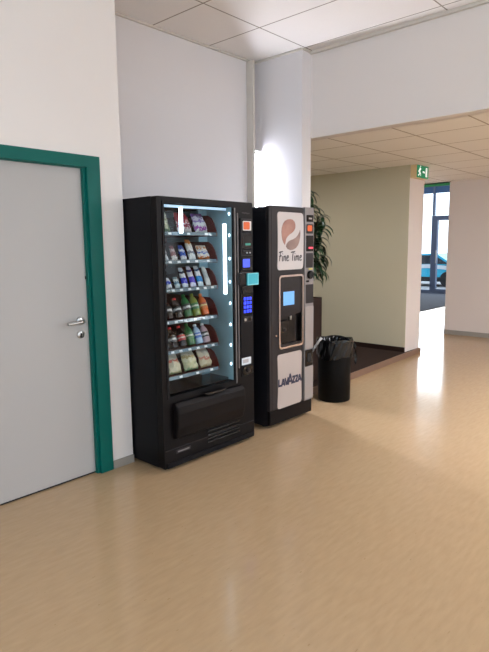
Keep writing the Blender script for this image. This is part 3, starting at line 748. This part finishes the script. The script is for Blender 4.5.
# payment column
pc = MB().box(a(.468), a(W2), b(-.012), b(.031), .150, H2, .005).build('payment_column', M['column'], cm)
def kp(nm, x0, x1, z0, z1, m, d0=.016, r=.006):
    return MB().prism(rrect(a(x0), a(x1), z0, z1, r), 'y', b(-d0), b(-.011)).build(nm, m, pc)
kp('reader_slot', .487, .580, 1.722, 1.778, M['blackgloss'])
kp('slot_lettering', .515, .560, 1.742, 1.757, M['silver'], .0175, .003)
kp('coin_window_frame', .487, .580, 1.622, 1.702, M['charcoal'])
kp('coin_window', .497, .562, 1.642, 1.692, M['orange'], .0178, .012)
kp('note_mouth', .483, .584, 1.470, 1.605, M['blackgloss'])
kp('note_glow', .515, .578, 1.492, 1.508, M['redlight'], .0178)
kp('cover_plate', .483, .584, 1.330, 1.455, M['charcoal'], .0145)
kn = MB().lathe(0, 0, [(0, 0), (.036, 0), (.036, .016), (.03, .022), (0, .022)], 22)
for q in kn.bm.verts: q.co = Vector((a(.535) + q.co.x, b(-.012) - q.co.z, 1.268 + q.co.y))
kn.build('return_knob', M['blackgloss'], pc, True)
kp('yellow_sticker', .520, .575, 1.312, 1.324, mat('yellow_sticker', (200, 186, 90), .5), .0175, .003)
kp('slot_plate', .485, .525, 1.205, 1.222, M['blackgloss'])
kp('blank_plate', .480, .590, 1.020, 1.185, M['charcoal'], .0145)
kp('silver_cover_upper', .470, .594, .618, .992, M['silver'], .0155, .008)
kp('coin_return', .474, .590, .458, .608, M['blackgloss'], .0145, .008)
kp('return_flap', .505, .562, .495, .575, M['darkgap'], .018, .02)
kp('silver_cover_lower', .470, .594, .165, .452, M['silver'], .0155, .008)

# ------------------------------------------------------------------ bin and liner
bx, by = 4.580, 2.962
t = thing('waste_bin', 'round black plastic waste bin standing on the floor beside the coffee machine', 'bin', (bx, by, 0))
MB().lathe(bx, by, [(0, 0), (.152, 0), (.158, .008), (.161, .30), (.165, .585), (.158, .585), (.154, .02), (0, .02)], 40).build('bin_body', M['binp'], t, True)
MB().lathe(bx, by, [(.160, .565), (.170, .566), (.172, .592), (.166, .598), (.158, .592), (.160, .565)], 40).build('bin_rim', M['binp'], t, True)
def bagmesh():
    m = MB(); n = 72; rows = [(.172, .432), (.176, .46), (.178, .51), (.180, .56), (.182, .596), (.179, .612), (.166, .612), (.150, .600), (.140, .56), (.13, .47), (.11, .32), (.0, .26)]
    rg = []
    for k, (r, z_) in enumerate(rows):
        if r == 0: rg.append([m.bm.verts.new((bx, by, z_))]); continue
        L_ = []
        for i in range(n):
            th = 2 * PI * i / n
            am = (.004 if k < 4 else .0025 if k < 7 else .008)
            rr = r + am * (math.sin(th * 9 + k * 1.3) * .5 + math.sin(th * 17 - k * 2.1) * .5 + random.uniform(-.5, .5))
            dz = .014 * math.sin(th * 3 + 1) + .004 * math.sin(th * 11) if k == 0 else .006 * math.sin(th * 5 + k)
            rr = max(rr, .1735 if k > 2 else .1685) if k < 6 else rr
            L_.append(m.bm.verts.new((bx + rr * math.cos(th), by + rr * math.sin(th), z_ + dz)))
        rg.append(L_)
    fs = []
    for A, B in zip(rg, rg[1:]):
        for i in range(n):
            q = list(dict.fromkeys([A[i], A[(i + 1) % n], B[(i + 1) % len(B)], B[i % len(B)]]))
            if len(q) > 2: fs.append(m.bm.faces.new(q))
    bmesh.ops.recalc_face_normals(m.bm, faces=fs)
    return m
bl = thing('bin_liner', 'crumpled shiny black bag lining the waste bin and folded over its rim', 'bin bag', (bx, by, .4))
bagmesh().build('bag_film', M['bag'], bl, False)
# knotted ends standing off the rim
def ribbon(p, q, w0, w1, sag, seed):
    rnd = random.Random(seed); m = MB(); P = []
    for i in range(9):
        s = i / 8; c = Vector(p).lerp(Vector(q), s); c.z += sag * math.sin(PI * s)
        w = w0 + (w1 - w0) * s; k = .010 * rnd.uniform(-1, 1)
        P.append([m.bm.verts.new((c.x + k * .3, c.y - .004 + k, c.z + w)), m.bm.verts.new((c.x + k, c.y - .016 * (1 + k * 20), c.z + w * .2)), m.bm.verts.new((c.x - k, c.y + k, c.z - w))])
    for A, B in zip(P, P[1:]):
        m.bm.faces.new((A[0], A[1], B[1], B[0])); m.bm.faces.new((A[1], A[2], B[2], B[1]))
    return m
Rv = Vector((R2.x, R2.y, 0)).normalized()
def off(r, f_, z_): return (bx + Rv.x * r + F.x * f_, by + Rv.y * r + F.y * f_, z_)
film = mat('painted_glint_film', (196, 196, 196), .12, spec=.9)  # pale grey paints the glint on one end of the black bag
for i, (p, q, w0, w1, sg) in enumerate(((off(-.150, -.10, .625), off(-.232, -.10, .505), .020, .013, .012), (off(.175, -.07, .585), off(.198, -.07, .42), .014, .016, .0), (off(.185, -.07, .47), off(.188, -.08, .375), .012, .018, .0))):
    rb = ribbon(p, q, w0, w1, sg, i); ob = rb.build('bag_tie', M['bag'] if i else film, bl, False)
    so = ob.modifiers.new('film', 'SOLIDIFY'); so.thickness = .003

# ------------------------------------------------------------------ planter and plant
pl = thing('planter_box', 'tall dark brown planter box on the carpeted step beside the recess', 'planter', (4.80, 3.60, .066))
MB().ring(rect(4.59, 4.997, 3.40, 3.82), rect(4.615, 4.972, 3.425, 3.795), 'z', .066, .965).build('box', M['wood'], pl)
MB().box(4.615, 4.972, 3.425, 3.795, .84, .90).build('soil', M['soil'], pl)
pt = thing('potted_plant', 'leafy green plant with long drooping leaves growing from the brown planter', 'plant', (4.84, 3.62, .9))
stems = [(4.80, 3.60, .13, .02, 1.22), (4.86, 3.66, .20, .0, 1.12), (4.83, 3.56, .24, -.05, .95), (4.90, 3.60, .18, .06, .80), (4.88, 3.52, .20, .0, .62)]
LEAF = MB()
def leafstrip(o, dirv, L_, w, droop):
    n = 5; up_ = Vector((0, 0, 1)); prev = None; dirv = dirv.normalized(); p = Vector(o); el = .55
    side = dirv.cross(up_).normalized()
    for i in range(n + 1):
        s = i / n; ww = w * (math.sin(PI * min(1, .12 + s * .88)) ** .7) * (1 if s < 1 else .05)
        A = LEAF.bm.verts.new(p - side * ww / 2 + up_ * ww * .15); Cc = LEAF.bm.verts.new(p); B = LEAF.bm.verts.new(p + side * ww / 2 + up_ * ww * .15)
        if prev:
            LEAF.bm.faces.new((prev[0], prev[1], Cc, A)); LEAF.bm.faces.new((prev[1], prev[2], B, Cc))
        prev = (A, Cc, B)
        ang = el - droop * s * 1.9
        p = p + (dirv * math.cos(ang) + up_ * math.sin(ang)) * L_ / n
for (sx, sy, tx, ty, hh) in stems:
    base = Vector((sx, sy, .88)); top = Vector((sx + tx, sy + ty, .88 + hh))
    MB().tube([base, base.lerp(top, .5) + Vector((.01, .0, 0)), top], [.012, .010, .006], 8).build('plant_stem', M['stem'], pt, True)
    nl = int(hh * 62)
    for k in range(nl):
        s = .34 + .66 * k / nl
        th = random.uniform(-1.9, 1.9) if random.random() < .75 else random.uniform(0, 2 * PI)
        o = base.lerp(top, s)
        dv = Vector((math.cos(th), math.sin(th), 0))
        L_ = random.uniform(.16, .30)
        for _ in range(8):
            if o.x + dv.x * L_ < 4.63: L_ *= .75
        leafstrip(o, dv, L_, random.uniform(.036, .055), random.uniform(.95, 1.6))
fo_ = LEAF.build('foliage', M['leaf'], pt, True)

# ------------------------------------------------------------------ exit sign
ex = thing('exit_sign', 'green and white emergency exit sign box on the end of the hall wall', 'sign', (7.16, YW, 2.40))
MB().box(6.985, 7.330, YW - .085, YW - .001, 2.385, 2.549, .004).build('housing', M['signside'], ex)
fc = MB().box(6.992, 7.330, YW - .093, YW - .0845, 2.388, 2.546, .003).build('face', M['signgreen'], ex)
ys = YW - .093
MB().stroke([(7.262, 2.41), (7.262, 2.525)], .045, ys, .002).build('door_pictogram', M['signwhite'], fc)
ar = MB().stroke([(7.15, 2.468), (7.215, 2.463)], .022, ys, .002); ar.build('arrow_pictogram', M['signwhite'], fc)
mn = MB()
for P_, w_ in (([(7.075, 2.515), (7.062, 2.48), (7.06, 2.455)], .026), ([(7.064, 2.495), (7.10, 2.50)], .012), ([(7.066, 2.49), (7.03, 2.475), (7.02, 2.455)], .012), ([(7.06, 2.457), (7.09, 2.44), (7.092, 2.412)], .016), ([(7.06, 2.455), (7.045, 2.425), (7.015, 2.415)], .016)):
    mn.stroke(P_, w_, ys, .002)
mn.prism([(7.083 + .012 * math.cos(i * PI / 6), 2.532 + .010 * math.sin(i * PI / 6)) for i in range(12)], 'y', ys - .002, ys)
mn.build('running_figure', M['signwhite'], fc)

# ------------------------------------------------------------------ entrance front, mat and outside
wn = structure(bpy.data.objects.new('window_1', None)); COL.objects.link(wn); wn.location = (XF, 7.4, 0)
YA, YB = 4.2, 10.2
MB().box(XF, XF + .12, 3.6, 10.6, 3.30, 3.72).build('fascia', M['fgreen'], wn)
fr = MB()
fr.box(XF + .01, XF + .11, YA, YB, 3.10, 3.29)
fr.build('blue_transom', M['fblue'], wn)
for y in (4.3, 5.7, 7.375, 9.0):
    MB().box(XF - .01, XF + .09, y - .03, y + .03, 2.36, 3.30).build('mullion', M['alu'], wn)
for y in (9.0, 10.15):
    MB().box(XF - .01, XF + .09, y - .04, y + .04, .0, 2.36).build('mullion', M['alu'], wn)
MB().box(XF - .01, XF + .09, 7.30, YB, 2.36, 2.43).build('transom', M['pane'], wn)
MB().box(XF - .02, XF + .12, 7.40, YB, .0, .10).build('sill', M['alu'], wn)
MB().box(XF + .04, XF + .05, YA, YB, .06, 3.10).build('pane', M['wglass'], wn)
daylight_fill('daylight_fill', (XF - .06, 7.2, 1.7), (PI / 2, 0, PI / 2), 5.8, 3.0, 260, (.86, .94, 1))
d2 = structure(bpy.data.objects.new('door_2', None)); COL.objects.link(d2); d2.location = (XF, 6.7, 0)
MB().ring(rect(6.02, 7.41, 0.0, 2.40), rect(6.18, 7.235, .14, 2.265), 'x', XF - .03, XF + .10).build('door_frame', M['alu'], d2)
MB().box(XF - .05, XF - .03, 7.225, 7.245, .95, 1.35, .004).build('door_handle', M['steel'], d2)
structure(MB().box(XF, XF + .12, 3.6, YA, 0, 3.3).box(XF, XF + .12, YB, 10.6, 0, 3.3).build('wall_entrance_front', M['wall']))
tag(MB().box(10.2, XF - .12, 5.50, 10.3, 0, .012, .003).build('entrance_mat', M['mat_grey']), 'large dark grey entrance mat in front of the glazed door', 'mat')
structure(MB().box(XF + .1, 60, -20, 50, -.25, -.02).build('ground', M['asphalt']))

def car(lbl, x, y, m, ang, sc=1.0):
    t = thing('car', lbl, 'car', (x, y, -.02), 'cars parked outside the entrance')
    side = [(-2.0, .28), (-2.05, .62), (-1.9, .86), (-1.1, .95), (-.55, 1.38), (.75, 1.42), (1.45, .98), (1.95, .90), (2.05, .60), (2.0, .28)]
    m_ = MB().prism([(q[0], q[1]) for q in side], 'y', -.82, .82, .05)
    glassp = MB().prism([(-1.0, .96), (-.52, 1.32), (.70, 1.35), (1.32, .98)], 'y', -.835, .835)
    def place(mb):
        for q in mb.bm.verts:
            p = Vector((q.co.x * math.cos(ang) - q.co.y * math.sin(ang), q.co.x * math.sin(ang) + q.co.y * math.cos(ang), q.co.z)) * sc
            q.co = p + Vector((x, y, -.02))
        return mb
    place(m_).build('body', m, t); place(glassp).build('side_window', M['carglass'], t)
    sw = MB().stroke(smooth_line([(-1.9, .52), (-.9, .62), (.1, .86), (1.0, .84), (1.9, .74)]), .16, -.83, .012)
    if m is M['carcyan']: place(sw).build('white_stripe', M['label'], t)
    sk = MB().box(-1.95, 1.95, -.84, .84, .22, .42, .03); place(sk).build('dark_sill', M['rubber'], t)
    for wx in (-1.25, 1.3):
        for wy in (-.75, .75):
            g = MB().lathe(0, 0, [(0, -.1), (.31, -.1), (.33, -.06), (.33, .06), (.31, .1), (0, .1)], 24)
            for q in g.bm.verts: q.co = Vector((wx + q.co.x, wy + q.co.z, .33 + q.co.y))
            w_ = place(g).build('wheel', M['rubber'], t, True)
    return t
car('bright cyan car with a white stripe seen through the glass entrance', 20.6, 9.2, M['carcyan'], -PI / 2, .86)
car('red car partly hidden by the wall, seen through the entrance door', 25.2, 8.3, M['carred'], -PI / 2 + .15)

# ------------------------------------------------------------------ unseen ceiling lamps, most added to brighten the place
def ceil_lamp(x, y, z, sx, sy, m, lbl, grp):
    t = thing('unseen_ceiling_light', lbl, 'ceiling light', (x, y, z), grp)
    MB().ring(rect(x - sx, x + sx, y - sy, y + sy), rect(x - sx + .03, x + sx - .03, y - sy + .03, y + sy - .03), 'z', z - .03, z).build('lamp_frame', M['white_s'], t)
    MB().box(x - sx + .03, x + sx - .03, y - sy + .03, y + sy - .03, z - .02, z - .006).build('diffuser', m, t)
for x in (-.6, 1.9):  # panels out of view, added to brighten the near room
    for y in (-3.0, -1.4):
        ceil_lamp(x, y, ZC, .31, .62, M['panel_lit'], 'unseen flat white light panel added to the ceiling of the near room', 'added ceiling lights of the near room')
for x, y in ((5.2, -2.6), (7.9, -2.6), (5.2, -.8), (5.2, .8)):  # panels out of view, added to brighten the hall
    ceil_lamp(x, y, ZH, .31, .31, M['hall_lit'], 'unseen flat square white panel added to the ceiling of the hall', 'added ceiling lights of the hall')
ceil_lamp(5.35, 4.95, ZH, .31, .31, M['alcove_lit'], 'unseen flat square white panel added to the ceiling over the carpeted step', 'added ceiling lights over the step')  # hidden panel added to brighten the cream wall
for x, y in ((11.2, 6.2), (14.2, 6.72)):  # nearer panel added for light, farther one placed by its floor reflection
    ceil_lamp(x, y, 3.62, .24, .24, M['hall_lit'], 'unseen flat square white panel in the ceiling of the entrance', 'ceiling lights of the entrance')

w = bpy.data.worlds.new('world'); S.world = w; w.use_nodes = True
bg = w.node_tree.nodes['Background']; bg.inputs['Color'].default_value = (.86, .93, 1, 1); bg.inputs['Strength'].default_value = 2.6

S.view_settings.view_transform = 'Standard'; S.view_settings.look = 'None'
S.view_settings.exposure = 0; S.view_settings.gamma = 1; S.view_settings.use_curve_mapping = False
S.cycles.use_denoising = True
S.cycles.max_bounces = 10; S.cycles.diffuse_bounces = 6; S.cycles.transparent_max_bounces = 12
S.cycles.caustics_reflective = False; S.cycles.caustics_refractive = False
S.cycles.sample_clamp_indirect = 6
